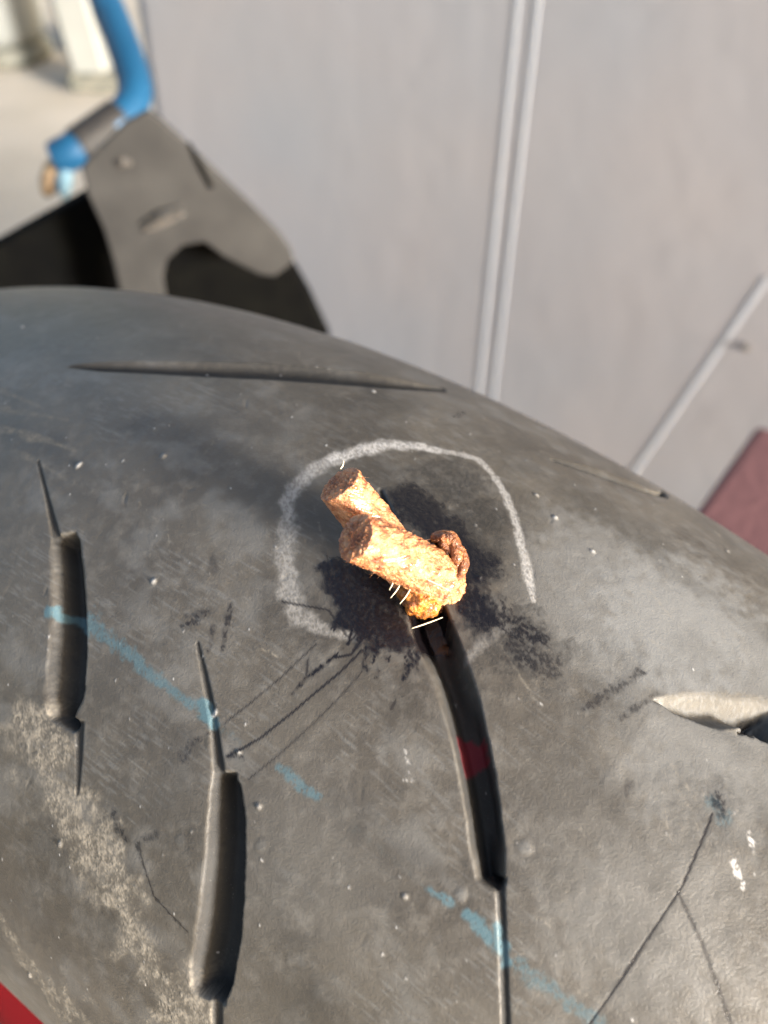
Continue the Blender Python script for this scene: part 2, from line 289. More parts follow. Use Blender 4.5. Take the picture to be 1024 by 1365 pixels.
FIBREM = mat('pale_fibre', (.75, .62, .42), .5)

def plug_material(name='sticky_repair_rubber', cols=((.13, .035, .012), (.40, .145, .055), (.60, .29, .14))):
    m = bpy.data.materials.new(name); m.use_nodes = True
    nt = m.node_tree; N = nt.nodes; L = nt.links; p = N['Principled BSDF']
    tc = N.new('ShaderNodeTexCoord')
    n = N.new('ShaderNodeTexNoise'); n.inputs['Scale'].default_value = 800; n.inputs['Detail'].default_value = 6; n.inputs['Roughness'].default_value = .55
    L.new(tc.outputs['Object'], n.inputs[0])
    r = N.new('ShaderNodeValToRGB'); el = r.color_ramp.elements
    el[0].position = .30; el[0].color = (*cols[0], 1)
    el[1].position = .62; el[1].color = (*cols[2], 1)
    q = el.new(.45); q.color = (*cols[1], 1)
    L.new(n.outputs[0], r.inputs[0]); L.new(r.outputs[0], p.inputs['Base Color'])
    p.inputs['Roughness'].default_value = .34; p.inputs['Coat Weight'].default_value = .5; p.inputs['Coat Roughness'].default_value = .18
    p.inputs['Subsurface Weight'].default_value = .15
    p.inputs['Subsurface Radius'].default_value = (1, .35, .08)
    p.inputs['Subsurface Scale'].default_value = .0006
    n2 = N.new('ShaderNodeTexNoise'); n2.inputs['Scale'].default_value = 2600; n2.inputs['Detail'].default_value = 5
    L.new(tc.outputs['Object'], n2.inputs[0])
    bp = N.new('ShaderNodeBump'); bp.inputs['Distance'].default_value = .0005; bp.inputs['Strength'].default_value = 1
    L.new(n2.outputs[0], bp.inputs['Height']); L.new(bp.outputs[0], p.inputs['Normal'])
    return m
PLUG = plug_material()
PLUGO = plug_material('orange_repair_rubber', ((.12, .03, .005), (.36, .11, .014), (.52, .20, .024)))  # lit, translucent glow of the neck put into a brighter orange
PLUGD = plug_material('shaded_repair_rubber', ((.05, .012, .005), (.20, .065, .018), (.36, .13, .035)))  # darker copy: shading of the frayed collar put into the colour

def tyre_material():
    m = bpy.data.materials.new('worn_tyre_rubber'); m.use_nodes = True
    nt = m.node_tree; N = nt.nodes; L = nt.links; p = N['Principled BSDF']
    def attr(name):
        a = N.new('ShaderNodeAttribute'); a.attribute_name = name
        s = N.new('ShaderNodeSeparateColor'); L.new(a.outputs['Color'], s.inputs[0]); return s, a
    A, aa = attr('marks_a'); B, ba = attr('marks_b'); Cc, ca = attr('marks_c')
    tc = N.new('ShaderNodeTexCoord')
    def noise(sc, det=5, rough=.55):
        n = N.new('ShaderNodeTexNoise'); n.inputs['Scale'].default_value = sc; n.inputs['Detail'].default_value = det
        n.inputs['Roughness'].default_value = rough
        L.new(tc.outputs['Object'], n.inputs[0]); return n
    def ramp(src, a, b_, c0=(0, 0, 0, 1), c1=(1, 1, 1, 1)):
        r = N.new('ShaderNodeValToRGB'); r.color_ramp.elements[0].position = a; r.color_ramp.elements[1].position = b_
        r.color_ramp.elements[0].color = c0; r.color_ramp.elements[1].color = c1
        L.new(src, r.inputs[0]); return r
    def math_(op, a, b_):
        n = N.new('ShaderNodeMath'); n.operation = op; n.use_clamp = True
        for i, v in enumerate((a, b_)):
            if isinstance(v, (int, float)): n.inputs[i].default_value = v
            else: L.new(v, n.inputs[i])
        return n.outputs[0]
    def mix(fac, a, b_):
        n = N.new('ShaderNodeMix'); n.data_type = 'RGBA'
        L.new(fac, n.inputs[0])
        for i, v in ((6, a), (7, b_)):
            if isinstance(v, tuple): n.inputs[i].default_value = v
            else: L.new(v, n.inputs[i])
        return n.outputs[2]
    big = noise(70, 6); mid = noise(420, 6, .6); fine = noise(3200, 4, .7)
    base = ramp(big.outputs[0], .32, .70, (.050, .044, .036, 1), (.088, .079, .066, 1)).outputs[0]
    base = mix(ramp(mid.outputs[0], .5, .75).outputs[0], base, (.108, .100, .088, 1))
    # sheen painted at the right with pale scuffs; dark patches, painted groove shade
    base = mix(math_('MULTIPLY', Cc.outputs[1], .85), base, (.178, .182, .182, 1))
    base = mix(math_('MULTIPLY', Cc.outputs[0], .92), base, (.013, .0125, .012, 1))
    # fine dust specks lying in the grain
    sp = ramp(fine.outputs[0], .64, .76).outputs[0]
    base = mix(math_('MULTIPLY', sp, .35), base, (.24, .23, .21, 1))
    # tan dust, chalk, paint stripes, painted sunlit leaf wall, glue
    base = mix(A.outputs[2], base, (.24, .215, .175, 1))
    base = mix(A.outputs[0], base, (.60, .59, .575, 1))
    base = mix(B.outputs[0], base, (.06, .125, .155, 1))
    base = mix(B.outputs[1], base, (.12, .006, .014, 1))
    base = mix(B.outputs[2], base, (.12, .112, .098, 1))
    base = mix(A.outputs[1], base, (.005, .004, .005, 1))
    L.new(base, p.inputs['Base Color'])
    # roughness: rubber half-matt, glue shiny, dust and chalk dull
    rg = ramp(mid.outputs[0], .3, .7, (.31, .31, .31, 1), (.43, .43, .43, 1)).outputs[0]
    rg = mix(Cc.outputs[2], rg, (.78, .78, .78, 1))
    rg = mix(A.outputs[1], rg, (.16, .16, .16, 1))
    rg = mix(math_('MAXIMUM', math_('MAXIMUM', A.outputs[0], B.outputs[2]), A.outputs[2]), rg, (.9, .9, .9, 1))
    L.new(rg, p.inputs['Roughness'])
    p.inputs['Specular IOR Level'].default_value = .5
    b1 = N.new('ShaderNodeBump'); b1.inputs['Distance'].default_value = .00030; b1.inputs['Strength'].default_value = .16
    L.new(mid.outputs[0], b1.inputs['Height'])
    b2 = N.new('ShaderNodeBump'); b2.inputs['Distance'].default_value = .00007; b2.inputs['Strength'].default_value = .9
    L.new(fine.outputs[0], b2.inputs['Height']); L.new(b1.outputs[0], b2.inputs['Normal'])
    L.new(b2.outputs[0], p.inputs['Normal'])
    return m
TYRE = tyre_material()

# ------------------------------------------------------------------ the tyre: one sheet, fine where it is looked at
R0, RT = .19, .062                       # tube centre radius and tread radius (m)
RO = R0 + RT
def axis_steps(lo, hi, step, full_lo, full_hi, coarse):
    a = np.arange(lo, hi + 1e-9, step)
    left = []; s = step; x = lo
    while x > full_lo:
        s = min(s * 1.25, coarse); x -= s; left.append(max(x, full_lo))
    right = []; s = step; x = hi
    while x < full_hi:
        s = min(s * 1.25, coarse); x += s; right.append(min(x, full_hi))
    return np.array(left[::-1] + list(a) + right)

def build_tyre(parent):
    half = math.pi * RO * 1e3
    us = axis_steps(-90, 92, .2, -half, half, 12)[:-1]           # closed round the wheel
    vmax = math.radians(136) * RT * 1e3
    vs_ = axis_steps(-98, 60, .2, -vmax, vmax, 4)
    nu, nv = len(us), len(vs_)
    U, V = np.meshgrid(us, vs_, indexing='ij')
    H = np.zeros_like(U); S = F['S']
    PX = 1 / 11.6                                                # photo pixel in mm near the plug
    fine = (U > -92) & (U < 94) & (V > -100) & (V < 62)

    def sub(pts, pad):
        P = np.array(pts); lo = P.min(0) - pad; hi = P.max(0) + pad
        i0, i1 = np.searchsorted(us, [lo[0], hi[0]]); j0, j1 = np.searchsorted(vs_, [lo[1], hi[1]])
        return (slice(i0, i1), slice(j0, j1))
    def nearest(u, v, P):
        """nearest point on polyline: distance, station (float), point"""
        best = np.full(u.shape, 1e9); st = np.zeros(u.shape)
        for i in range(len(P) - 1):
            a, b_ = P[i], P[i + 1]; d = b_ - a; L2 = d @ d + 1e-9
            t = ((u - a[0]) * d[0] + (v - a[1]) * d[1]) / L2
            tc = np.clip(t, 0, 1)
            ds = np.hypot(u - a[0] - tc * d[0], v - a[1] - tc * d[1])
            k = ds < best; best = np.where(k, ds, best); st = np.where(k, i + tc, st)
        return best, st
    def stroke(P, w, k=1., pad=2, rag=.5, seed=0, nscale=2.2):
        """soft polyline mask with ragged edge; w in photo pixels (half width)"""
        P = np.array(P); w = np.array(w) * PX
        sl = sub(P, w.max() * 2 + pad); u, v = U[sl], V[sl]
        d, st = nearest(u, v, P)
        ww = np.interp(st, np.arange(len(w)), w)
        nz = fbm(u * nscale, v * nscale, 3, seed) - .5
        m_ = 1 - sstep(.35, 1.25, d / np.maximum(ww, .05) + nz * rag * 2)
        return sl, m_ * k
    def poly(P, soft=.5, rag=.8, seed=0, nscale=1.6):
        P = np.array(P); sl = sub(P, 4); u, v = U[sl], V[sl]
        d, _ = nearest(u, v, np.vstack([P, P[:1]]))
        ins = np.zeros(u.shape, bool)
        for i in range(len(P)):
            x0, y0 = P[i]; x1, y1 = P[(i + 1) % len(P)]
            c = ((y0 > v) != (y1 > v)) & (u < (x1 - x0) * (v - y0) / (y1 - y0 + 1e-12) + x0)
            ins ^= c
        sd = np.where(ins, d, -d) + (fbm(u * nscale, v * nscale, 4, seed) - .5) * rag * 2.5
        return sl, sstep(-soft, soft, sd)

    # low, uneven wear of the whole tread
    u_f, v_f = U, V
    H += np.where(fine, (fbm(u_f * .12, v_f * .12, 3, 3) - .5) * .10 + (fbm(u_f * .8, v_f * .8, 3, 5) - .5) * .05, 0)

    # grooves
    groove_shade = []
    for gi, g in enumerate(F['G']):
        Lp, Rp = np.array(g['L']), np.array(g['R']); D = np.array(g['D'], float)
        # resample the stations for smooth bends
        n = 24 if len(Lp) > 2 else 6
        if len(Lp) > 2:
            Lp = smooth_path(Lp, n); Rp = smooth_path(Rp, n)
        else:
            t = np.linspace(0, 1, n)[:, None]; Lp = Lp[0] + (Lp[-1] - Lp[0]) * t; Rp = Rp[0] + (Rp[-1] - Rp[0]) * t
        D = np.interp(np.linspace(0, 1, n), np.linspace(0, 1, len(D)), D)
        Cn = (Lp + Rp) / 2; Wd = (Rp - Lp) / 2
        sl = sub(np.vstack([Lp, Rp]), 2); u, v = U[sl], V[sl]
        d, st = nearest(u, v, Cn)
        k = np.arange(n)
        cx, cy = np.interp(st, k, Cn[:, 0]), np.interp(st, k, Cn[:, 1])
        wx, wy = np.interp(st, k, Wd[:, 0]), np.interp(st, k, Wd[:, 1])
        w2 = wx * wx + wy * wy + 1e-9
        s = ((u - cx) * wx + (v - cy) * wy) / w2
        off = np.hypot(u - cx - s * wx, v - cy - s * wy)          # beyond an end
        wm = np.sqrt(w2)
        s = s + (fbm(u * 1.3, v * 1.3, 3, 20 + gi) - .5) * .10
        Dd = np.interp(st, k, D)
        kind = g['asym']
        if kind == 'a':                                           # rounded ends
            s = s / (.86 + .14 * sstep(0, 1.6, np.minimum(st, n - 1 - st)))
        if kind == 'a':
            prof = sstep(-1.08, -.05, s) * (1 - sstep(.74, 1.03, s))
            endr = .9
        elif kind == 'l':
            prof = sstep(-1.05, .55, s) * (1 - sstep(.80, 1.05, s)); endr = .8
        elif kind == 's':
            prof = np.clip(1 - (s * .95) ** 2, 0, 1); endr = .8
        else:
            prof = np.clip(1 - (s * .95) ** 2, 0, 1); endr = .5
        prof = prof * (1 - sstep(0, endr, off))
        H[sl] = np.minimum(H[sl], H[sl] * .3 - Dd * prof)
        if kind == 's': groove_shade.append((sl, (1 - sstep(1.0, 1.2, np.abs(s))) * (1 - sstep(0, endr, off))))
        if kind == 'a': groove_shade.append((sl, sstep(-1.04, -.86, s) * (1 - sstep(.98, 1.06, s)) * (1 - sstep(.2, endr, off))))
        if kind == 't': groove_shade.append((sl, sstep(.05, .5, prof)))

    chalk = np.zeros_like(U); glue = np.zeros_like(U); dust = np.zeros_like(U)
    blue = np.zeros_like(U); red = np.zeros_like(U); cream = np.zeros_like(U)
    soft = np.zeros_like(U); pale = np.zeros_like(U)
    def put(arr, sl, m_):
        arr[sl] = np.maximum(arr[sl], m_)
    g1 = fbm(U * 3.1, V * 3.1, 3, 40); g2 = fbm(U * 7.3, V * 7.3, 2, 44); g3 = fbm(U * .9, V * .9, 3, 48)
    grain = np.where(fine, g1, .5); grit = np.where(fine, g2, .5); cloud = np.where(fine, g3, .5)
    for i, (P, w, k) in enumerate(S['chalk']):
        sl, m_ = stroke(P, np.array(w) * 1.25, k, rag=.5, seed=50 + i, nscale=1.1)
        br = .35 + .65 * sstep(.30, .66, grain[sl] * .55 + grit[sl] * .45) if k < .45 else .30 + .55 * sstep(.32, .62, grain[sl] * .4 + grit[sl] * .6)
        put(chalk, sl, m_ * br)
    for i, P in enumerate(S['glue']):
        sl, m_ = poly(P, *((1.3, 1.1) if i in (1, 2) else (.6, .8)), 60 + i, .9)
        put(glue, sl, np.clip(m_ * (1 + .5 * (grain[sl] - .5)), 0, 1) ** (1.4 if i in (1, 2) else 1))
    film = glue.copy()
    for i, (P, w, k) in enumerate(S['drips']):
        wm = max(w)
        sl, m_ = stroke(P, np.maximum(np.array(w), 2.0), k * min(1, .40 + wm / 4), rag=.75 if wm > 3 else .12, seed=70 + i, nscale=2.6)
        if wm > 3: m_ = m_ * (.35 + .65 * sstep(.30, .64, grain[sl]))
        put(glue, sl, m_)
    for i, (P, w, k) in enumerate(S['dust']):
        sl, m_ = stroke(P, np.array(w) * 1.7, k, rag=1.3, seed=100 + i, nscale=.35)
        br = sstep(.40, .70, grain[sl] * .25 + vnoise(U[sl] * 4.6, V[sl] * 4.6, 9) * .12 + grit[sl] * .28 + cloud[sl] * .35)
        put(dust, sl, m_ * (br * 1.0 + .16))
        if w[0] > 8: H[sl] += m_ * br * .05 * (grit[sl] + .3)
    for i, (P, w, k) in enumerate(S['blue']):
        sl, m_ = stroke(P, np.array(w) * 1.25, 1, rag=.9, seed=120 + i, nscale=1.4)
        br = sstep(.62 - .45 * k, .80 - .45 * k, grain[sl] * .5 + grit[sl] * .5)
        put(blue, sl, m_ * (br * .75 + .05) * k)
    for i, (P, w, k) in enumerate(S['whiteblue']):
        sl, m_ = stroke(P, np.array(w), k, rag=.9, seed=140 + i)
        put(chalk, sl, m_ * .7 * sstep(.35, .55, grain[sl]))
    sl, m_ = poly(S['red'], .3, .4, 150); put(red, sl, m_ * sstep(1.2, 1.9, -H[sl]))
    sl, m_ = poly(S['leaf'], .3, .35, 151); put(cream, sl, m_ * (.6 + .4 * sstep(.3, .55, grain[sl])))  # sunlit wall of the leaf-shaped groove painted in as a paler tone
    sl, m_ = poly(S['hole'], .3, .3, 152); put(glue, sl, m_); H[sl] -= m_ * .8; cream[sl] *= 1 - m_  # notch sunk a little, its shade painted black
    for i, ((cu, cv), rr, k) in enumerate(S['soft']):
        rr = rr * PX; sl = sub([(cu, cv)], rr * 1.6); d = np.hypot(U[sl] - cu, V[sl] - cv) / rr
        put(soft, sl, k * .87 * (1 - sstep(.35, 1.25, d + (cloud[sl] - .5) * 1.2)) * (.6 + .4 * sstep(.3, .6, grain[sl])))
    for i, ((cu, cv), rr, k) in enumerate(S['pale']):
        rr = rr * PX; sl = sub([(cu, cv)], rr * 1.6); d = np.hypot(U[sl] - cu, V[sl] - cv) / rr
        put(pale, sl, k * (1 - sstep(.3, 1.4, d + (cloud[sl] - .5) * .9)))  # broad pale patches paint a sheen on the right of the tread
    pale = np.maximum(pale, np.where(fine,   .32 * sstep(.50, .80, fbm(U * .22, V * .3, 4, 90)), 0))
    soft = np.maximum(soft, np.where(fine,   .32 * sstep(.45, .75, fbm(U * .085 + 3, V * .11, 4, 95)), 0))
    pale = np.maximum(pale, np.where(fine, .35 * sstep(.52, .80, fbm(U * .5, V * 4.5, 3, 33)) * sstep(.4, .6, fbm(U * .1, V * .1, 2, 36)), 0))   # scuffing along the rolling direction
    pale *= 1 - soft
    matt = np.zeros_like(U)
    for sl, q in groove_shade: put(matt, sl, q)
    for sl, q in groove_shade: put(soft, sl, .95 * q)              # groove and sipe shade painted in over the unworn black rubber
    for i, (P, w, k) in enumerate(S['crease']):
        sl, m_ = stroke(P, np.array(w) * .75, k, rag=.7, seed=160 + i, nscale=.8); H[sl] -= m_ * .025
        sl, m2 = stroke(P, np.array(w) * .8, k, rag=.3, seed=165 + i); put(glue, sl, m2 * .95)
        sl, m3 = stroke(np.array(P) + np.array([.22, .1]), np.array(w) * .6, k, rag=.6, seed=168 + i); put(dust, sl, m3 * .05)
    for (cu, cv), k in S['nub']:
        sl = sub([(cu, cv)], 2.5); d = np.hypot(U[sl] - cu, V[sl] - cv)
        d = d * (.75 + .5 * vnoise(U[sl] * 1.3, V[sl] * 1.3, 5)); H[sl] += k * .07 * (1 - sstep(.3, .95, d)) - k * .04 * np.exp(-((d - 1.05) / .35) ** 2)
        put(pale, sl, .5 * k * (1 - sstep(.4, .9, d)))
    rs = np.random.RandomState(11)
    specks = [tuple(q) + (.32,) for q in S['speck']]
    for _ in range(480):
        specks.append((rs.uniform(-88, 85), rs.uniform(-90, 45), rs.uniform(.05, .14)))
    for cu, cv, rr in specks:                                       # light grit pressed into the rubber
        sl = sub([(cu, cv)], .8); d = np.hypot((U[sl] - cu), (V[sl] - cv) * rs.uniform(.6, 1.5))
        q = 1 - sstep(rr * .6, rr * 1.5, d)
        put(chalk, sl, q * rs.uniform(.1, .7)); H[sl] += q * rr * .6
    for _ in range(120):                                            # tiny pits and cuts
        cu, cv, an, ln = rs.uniform(-88, 85), rs.uniform(-90, 45), rs.normal(.6, .8), rs.uniform(.2, 1.6)
        sl = sub([(cu, cv)], 2.2); du, dv = U[sl] - cu, V[sl] - cv
        a_ = du * math.cos(an) + dv * math.sin(an); c_ = -du * math.sin(an) + dv * math.cos(an)
        q = np.exp(-(a_ / ln) ** 2 * 2 - (c_ / .16) ** 2)
        H[sl] -= q * rs.uniform(.03, .1)
    for _ in range(90):                                             # light scuffs
        cu, cv, an, ln = rs.uniform(-88, 85), rs.uniform(-90, 45), rs.normal(.35, .35), rs.uniform(1, 6)
        sl = sub([(cu, cv)], 7); du, dv = U[sl] - cu, V[sl] - cv
        a_ = du * math.cos(an) + dv * math.sin(an); c_ = -du * math.sin(an) + dv * math.cos(an)
        q = np.exp(-(a_ / ln) ** 2 * 2 - (c_ / rs.uniform(.1, .2)) ** 2) * sstep(.45, .6, grain[sl])
        put(dust, sl, q * rs.uniform(.15, .5))
    H += film * .06 * (grain * .5 + grit * .7 - .2) * 2 * np.where(fine, 1, 0)        # cement film is slightly raised and lumpy
    chalk *= 1 - glue * .6; dust *= (1 - glue * .7) * (1 - .85 * matt)
    deep = sstep(1.0, 2.4, -H); glue = np.maximum(glue, deep * .0)

    th = U / 1e3 / RO; ph = V / 1e3 / RT
    rad = RT + H / 1e3
    rho = R0 + rad * np.cos(ph); ax = rad * np.sin(ph)
    aw, tw = np.array(AW), np.array(TW)
    P = ax[..., None] * aw + (rho * np.sin(th))[..., None] * tw + (rho * np.cos(th))[..., None] * np.array([0, 0, 1.])
    P[..., 2] += RO
    # quads, closed in U
    i = np.arange(nu); j = np.arange(nv - 1)
    I, J = np.meshgrid(i, j, indexing='ij'); I2 = (I + 1) % nu
    Q = np.stack([I * nv + J, I * nv + J + 1, I2 * nv + J + 1, I2 * nv + J], -1).reshape(-1, 4)
    # orientation: outward
    a, b_, c = P.reshape(-1, 3)[Q[0, 0]], P.reshape(-1, 3)[Q[0, 1]], P.reshape(-1, 3)[Q[0, 2]]
    nn = np.cross(b_ - a, c - b_); cen = np.array([0, 0, RO])
    th0, ph0 = th[0, 0], ph[0, 0]
    outv = math.sin(ph0) * aw + math.cos(ph0) * (math.sin(th0) * tw + math.cos(th0) * np.array([0, 0, 1.]))
    if nn @ outv < 0: Q = Q[:, ::-1]
    me = bpy.data.meshes.new('tyre')
    me.vertices.add(nu * nv); me.vertices.foreach_set('co', P.reshape(-1).astype(np.float32))
    me.loops.add(Q.size); me.loops.foreach_set('vertex_index', Q.reshape(-1).astype(np.int32))
    me.polygons.add(len(Q)); me.polygons.foreach_set('loop_start', np.arange(0, Q.size, 4, dtype=np.int32))
    me.update(calc_edges=True)
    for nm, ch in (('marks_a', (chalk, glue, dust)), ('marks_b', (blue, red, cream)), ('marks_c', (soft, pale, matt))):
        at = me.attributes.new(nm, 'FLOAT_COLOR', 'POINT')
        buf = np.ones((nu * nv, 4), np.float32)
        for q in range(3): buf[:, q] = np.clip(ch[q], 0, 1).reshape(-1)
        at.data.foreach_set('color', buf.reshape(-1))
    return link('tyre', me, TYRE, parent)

wheel = empty('scooter_wheel')
tag(wheel, 'black grooved scooter tyre on a red rim, chalk ring drawn round its puncture', 'wheel')
build_tyre(wheel)

def revolve(name, prof, m, parent, seg=96):
    """profile (axial, radius) turned round the wheel axle"""
    bm = bmesh.new(); rings = []
    for k in range(seg):
        t = 2 * math.pi * k / seg
        rings.append([bm.verts.new(AW * x + (TW * math.sin(t) + UP * math.cos(t)) * r_ + UP * RO) for x, r_ in prof])
    n = len(prof)
    for k in range(seg):
        for q in range(n):
            bm.faces.new((rings[k][q], rings[k][(q + 1) % n], rings[(k + 1) % seg][(q + 1) % n], rings[(k + 1) % seg][q]))
    return from_bm(name, bm, m, parent)
rim = revolve('rim', [(-.050, .158), (-.053, .150), (-.048, .143), (-.030, .126), (0, .120), (.030, .126), (.048, .143), (.053, .150), (.050, .158), (.046, .146), (.028, .133), (0, .128), (-.028, .133), (-.046, .146)], REDRIM, wheel)
hub = revolve('hub', [(-.05, .035), (-.05, .012), (.05, .012), (.05, .035), (.03, .042), (-.03, .042)], REDRIM, wheel, 48)
for k in range(5):
    t = 2 * math.pi * k / 5 + .2
    d = TW * math.sin(t) + UP * math.cos(t); s_ = TW * math.cos(t) - UP * math.sin(t)
    prism('spoke', [(-.02, .038), (.02, .038), (.026, .13), (-.026, .13)], .028, REDRIM, wheel, .004, AW * -.036 + UP * RO, s_, d, AW)

# ------------------------------------------------------------------ the repair plug
plug = empty('tyre_plug', F['base'])
tag(plug, 'sunlit rust brown string plug with two stubby cut ends sticking out of the tyre', 'tyre plug')

def strand(name, pts, rad, parent, seed, n=170, seg=132, squash=1.0, m=None):
    C = smooth_path(pts, n)
    L_ = np.concatenate([[0], np.cumsum(np.linalg.norm(np.diff(C, axis=0), axis=1))]) * 1e3
    T, A, B = frames(C)
    R = np.interp(np.linspace(0, 1, n), np.linspace(0, 1, len(rad)), rad)
    ang = np.linspace(0, 2 * np.pi, seg, endpoint=False)
    S_, G_ = np.meshgrid(L_, ang, indexing='ij')
    x = np.cos(G_ + S_ * .10); y = np.sin(G_ + S_ * .10)
    def n3(k, ks, sd, o=4):
        return fbm(x * k + 31 * 1.0 + S_ * ks, y * k + 11 + S_ * ks * .6 + x * 2.1, o, sd) - .5
    d = n3(2.0, .12, seed) * .45 + n3(5, .5, seed + 3) * .30 + n3(11, 1.6, seed + 6, 3) * .30 + n3(24, 3.5, seed + 9, 2) * .22
    d = d + .05 * np.abs(np.sin(2.5 * (G_ - S_ * .16))) - .03
    rr = R[:, None] + d * 1e-3 * np.minimum(1, R[:, None] / .0016)
    V = C[:, None] + rr[..., None] * (np.cos(G_)[..., None] * A[:, None] * squash + np.sin(G_)[..., None] * B[:, None])
    rings = [V[i] for i in range(n)]
    # the cut end: a slightly domed, fibrous, crumbly face
    m_ = 26
    c = C[-1]
    last = V[-1]
    for k in range(1, m_):
        q = 1 - k / m_
        ring = c + (last - c) * q
        ux, uy = (q * np.cos(ang)) * 7, (q * np.sin(ang)) * 7
        bump_ = (fbm(ux + 40, uy + 40, 4, seed + 20) - .5) * .9 + (fbm(ux * 3 + 40, uy * 3 + 40, 2, seed + 24) - .5) * .35
        ring = ring + T[-1] * min(1., R[-1] / .0016) * ((.22 * (1 - q ** 4) + bump_ * (1 - q ** 8)) * 1e-3)[:, None]
        rings.append(ring)
    V = np.array(rings); nn = len(V)
    verts = [tuple(p) for p in V.reshape(-1, 3)] + [tuple(c + T[-1] * .0003)]
    faces = []
    for i in range(nn - 1):
        for j in range(seg):
            faces.append((i * seg + j, i * seg + (j + 1) % seg, (i + 1) * seg + (j + 1) % seg, (i + 1) * seg + j))
    for j in range(seg):
        faces.append(((nn - 1) * seg + j, (nn - 1) * seg + (j + 1) % seg, nn * seg))
    me = bpy.data.meshes.new(name); me.from_pydata(verts, [], faces); me.update()
    bm = bmesh.new(); bm.from_mesh(me); bmesh.ops.recalc_face_normals(bm, faces=bm.faces); bm.to_mesh(me); bm.free()
    return link(name, me, m or PLUG, parent)

strand('plug_tail', F['front'], [.0028, .0029, .0029, .0028, .0027, .00265], plug, 3)
strand('plug_tail', F['back'], [.0022, .0026, .0027, .0027, .0026], plug, 13)
rj = np.random.RandomState(3)
for k in range(5):                      # the folded middle of the string has frayed into a ragged collar
    pts = np.array(F['ring']) + rj.normal(0, .00028, (len(F['ring']), 3)) * 1.3
    if k: pts = pts[:-1] if k % 2 else pts[1:]
    strand('frayed_strand', pts, np.array([.3, .55, .45, .6, .4, .5, .25]) * 1e-3 * rj.uniform(.8, 1.25), plug, 23 + k * 5, n=100, seg=30, m=PLUGD)

def lump(name, c, r_, sc, seed, m, parent):
    bm = bmesh.new(); bmesh.ops.create_icosphere(bm, subdivisions=5, radius=1)
    from mathutils import noise as mn
    for v in bm.verts:
        p = v.co.copy()
        d = mn.fractal(p * 1.7 + Vector((seed, 0, 0)), 1.0, 2.0, 5) * .30 + mn.fractal(p * 6 + Vector((seed, 3, 0)), 1.0, 2.0, 3) * .035
        v.co = Vector(c) + Vector((p.x * sc[0], p.y * sc[1], p.z * sc[2])) * r_ * (1 + d)
    return from_bm(name, bm, m, parent)
lump('folded_middle', F['ringfill'], .0019, (1, 1, 1), 3.0, PLUGD, plug)
lump('plug_neck', F['wad'], .0025, (1.0, 1.0, 1.1), 9.0, PLUGO, plug)
for i, (a, b_) in enumerate(F['fibre']):
    a = np.array(a); b_ = np.array(b_); mid = (a + b_) / 2 + np.array([.0001, .0001, -.00012])
    tube('fibre', [a, mid, b_], [.00007, .00009, .00005], FIBREM, plug, 8, 6)

# loose fuzz on the sticky rubber
def fuzz(parent):
    rs = np.random.RandomState(5); verts = []; faces = []
    for key, R_, cnt in (('front', .0027, 150), ('back', .0025, 80)):
        C = smooth_path(F[key], 80); T, A, B = frames(C)
        for _ in range(cnt):
            i = rs.randint(25, 79); g = rs.uniform(0, 2 * np.pi)
            nrm = math.cos(g) * A[i] + math.sin(g) * B[i]
            p = C[i] + nrm * R_ * .97
            d = nrm * rs.uniform(.3, 1) + T[i] * rs.normal(0, .8) + np.cross(nrm, T[i]) * rs.normal(0, .6)
            d = d / np.linalg.norm(d) * rs.uniform(.0003, .0013)
            s_ = np.cross(d, rs.normal(size=3)); s_ = s_ / (np.linalg.norm(s_) + 1e-9) * 2.2e-5
            s2 = np.cross(d, s_); s2 = s2 / (np.linalg.norm(s2) + 1e-9) * 2.2e-5
            k = len(verts)
            verts += [tuple(p + s_), tuple(p - s_ * .5 + s2), tuple(p - s_ * .5 - s2), tuple(p + d)]
            faces += [(k, k + 1, k + 3), (k + 1, k + 2, k + 3), (k + 2, k, k + 3)]
    me = bpy.data.meshes.new('fuzz'); me.from_pydata(verts, [], faces); me.update()
    o = link('fuzz', me, PLUG, parent, False); o['kind'] = 'stuff'
fuzz(plug)

# ------------------------------------------------------------------ the surroundings seen past the tyre
bm = bmesh.new()
q = [bm.verts.new(p) for p in ((-3, -2, 0), (3, -2, 0), (3, 5, 0), (-3, 5, 0))]
bm.faces.new(q)
tag(from_bm('floor', bm, CONC, None, False), kind='structure')

pn, pp = Vector(F['panel_n']), Vector(F['panel_p']); px = Vector((-pn.y, pn.x, 0))
panel = empty('metal_panel', pp)
tag(panel, 'large pale grey painted metal panel with a double upright rib behind the tyre', 'metal panel')
xl = F['panel_left'][0][0]
def panel_sheet():
    bm = bmesh.new(); nx, nz = 150, 130
    x0, x1, z0, z1 = xl, 1.0, 0.0, 1.2
    grid = []
    for i in range(nx + 1):
        row = []
        for k in range(nz + 1):
            x = x0 + (x1 - x0) * i / nx; z = z0 + (z1 - z0) * k / nz
            h = (float(fbm(np.array([x * 6.]), np.array([z * 6.]), 3, 2)[0]) - .5) * .0003
            row.append(bm.verts.new(pp + px * x + UP * z + pn * h))
        grid.append(row)
    for i in range(nx):
        for k in range(nz):
            bm.faces.new((grid[i][k], grid[i + 1][k], grid[i + 1][k + 1], grid[i][k + 1]))
    r_ = bmesh.ops.extrude_face_region(bm, geom=bm.faces[:])
    bmesh.ops.translate(bm, vec=-pn * .012, verts=[v for v in r_['geom'] if isinstance(v, bmesh.types.BMVert)])
    return from_bm('sheet', bm, PANEL, panel)
panel_sheet()
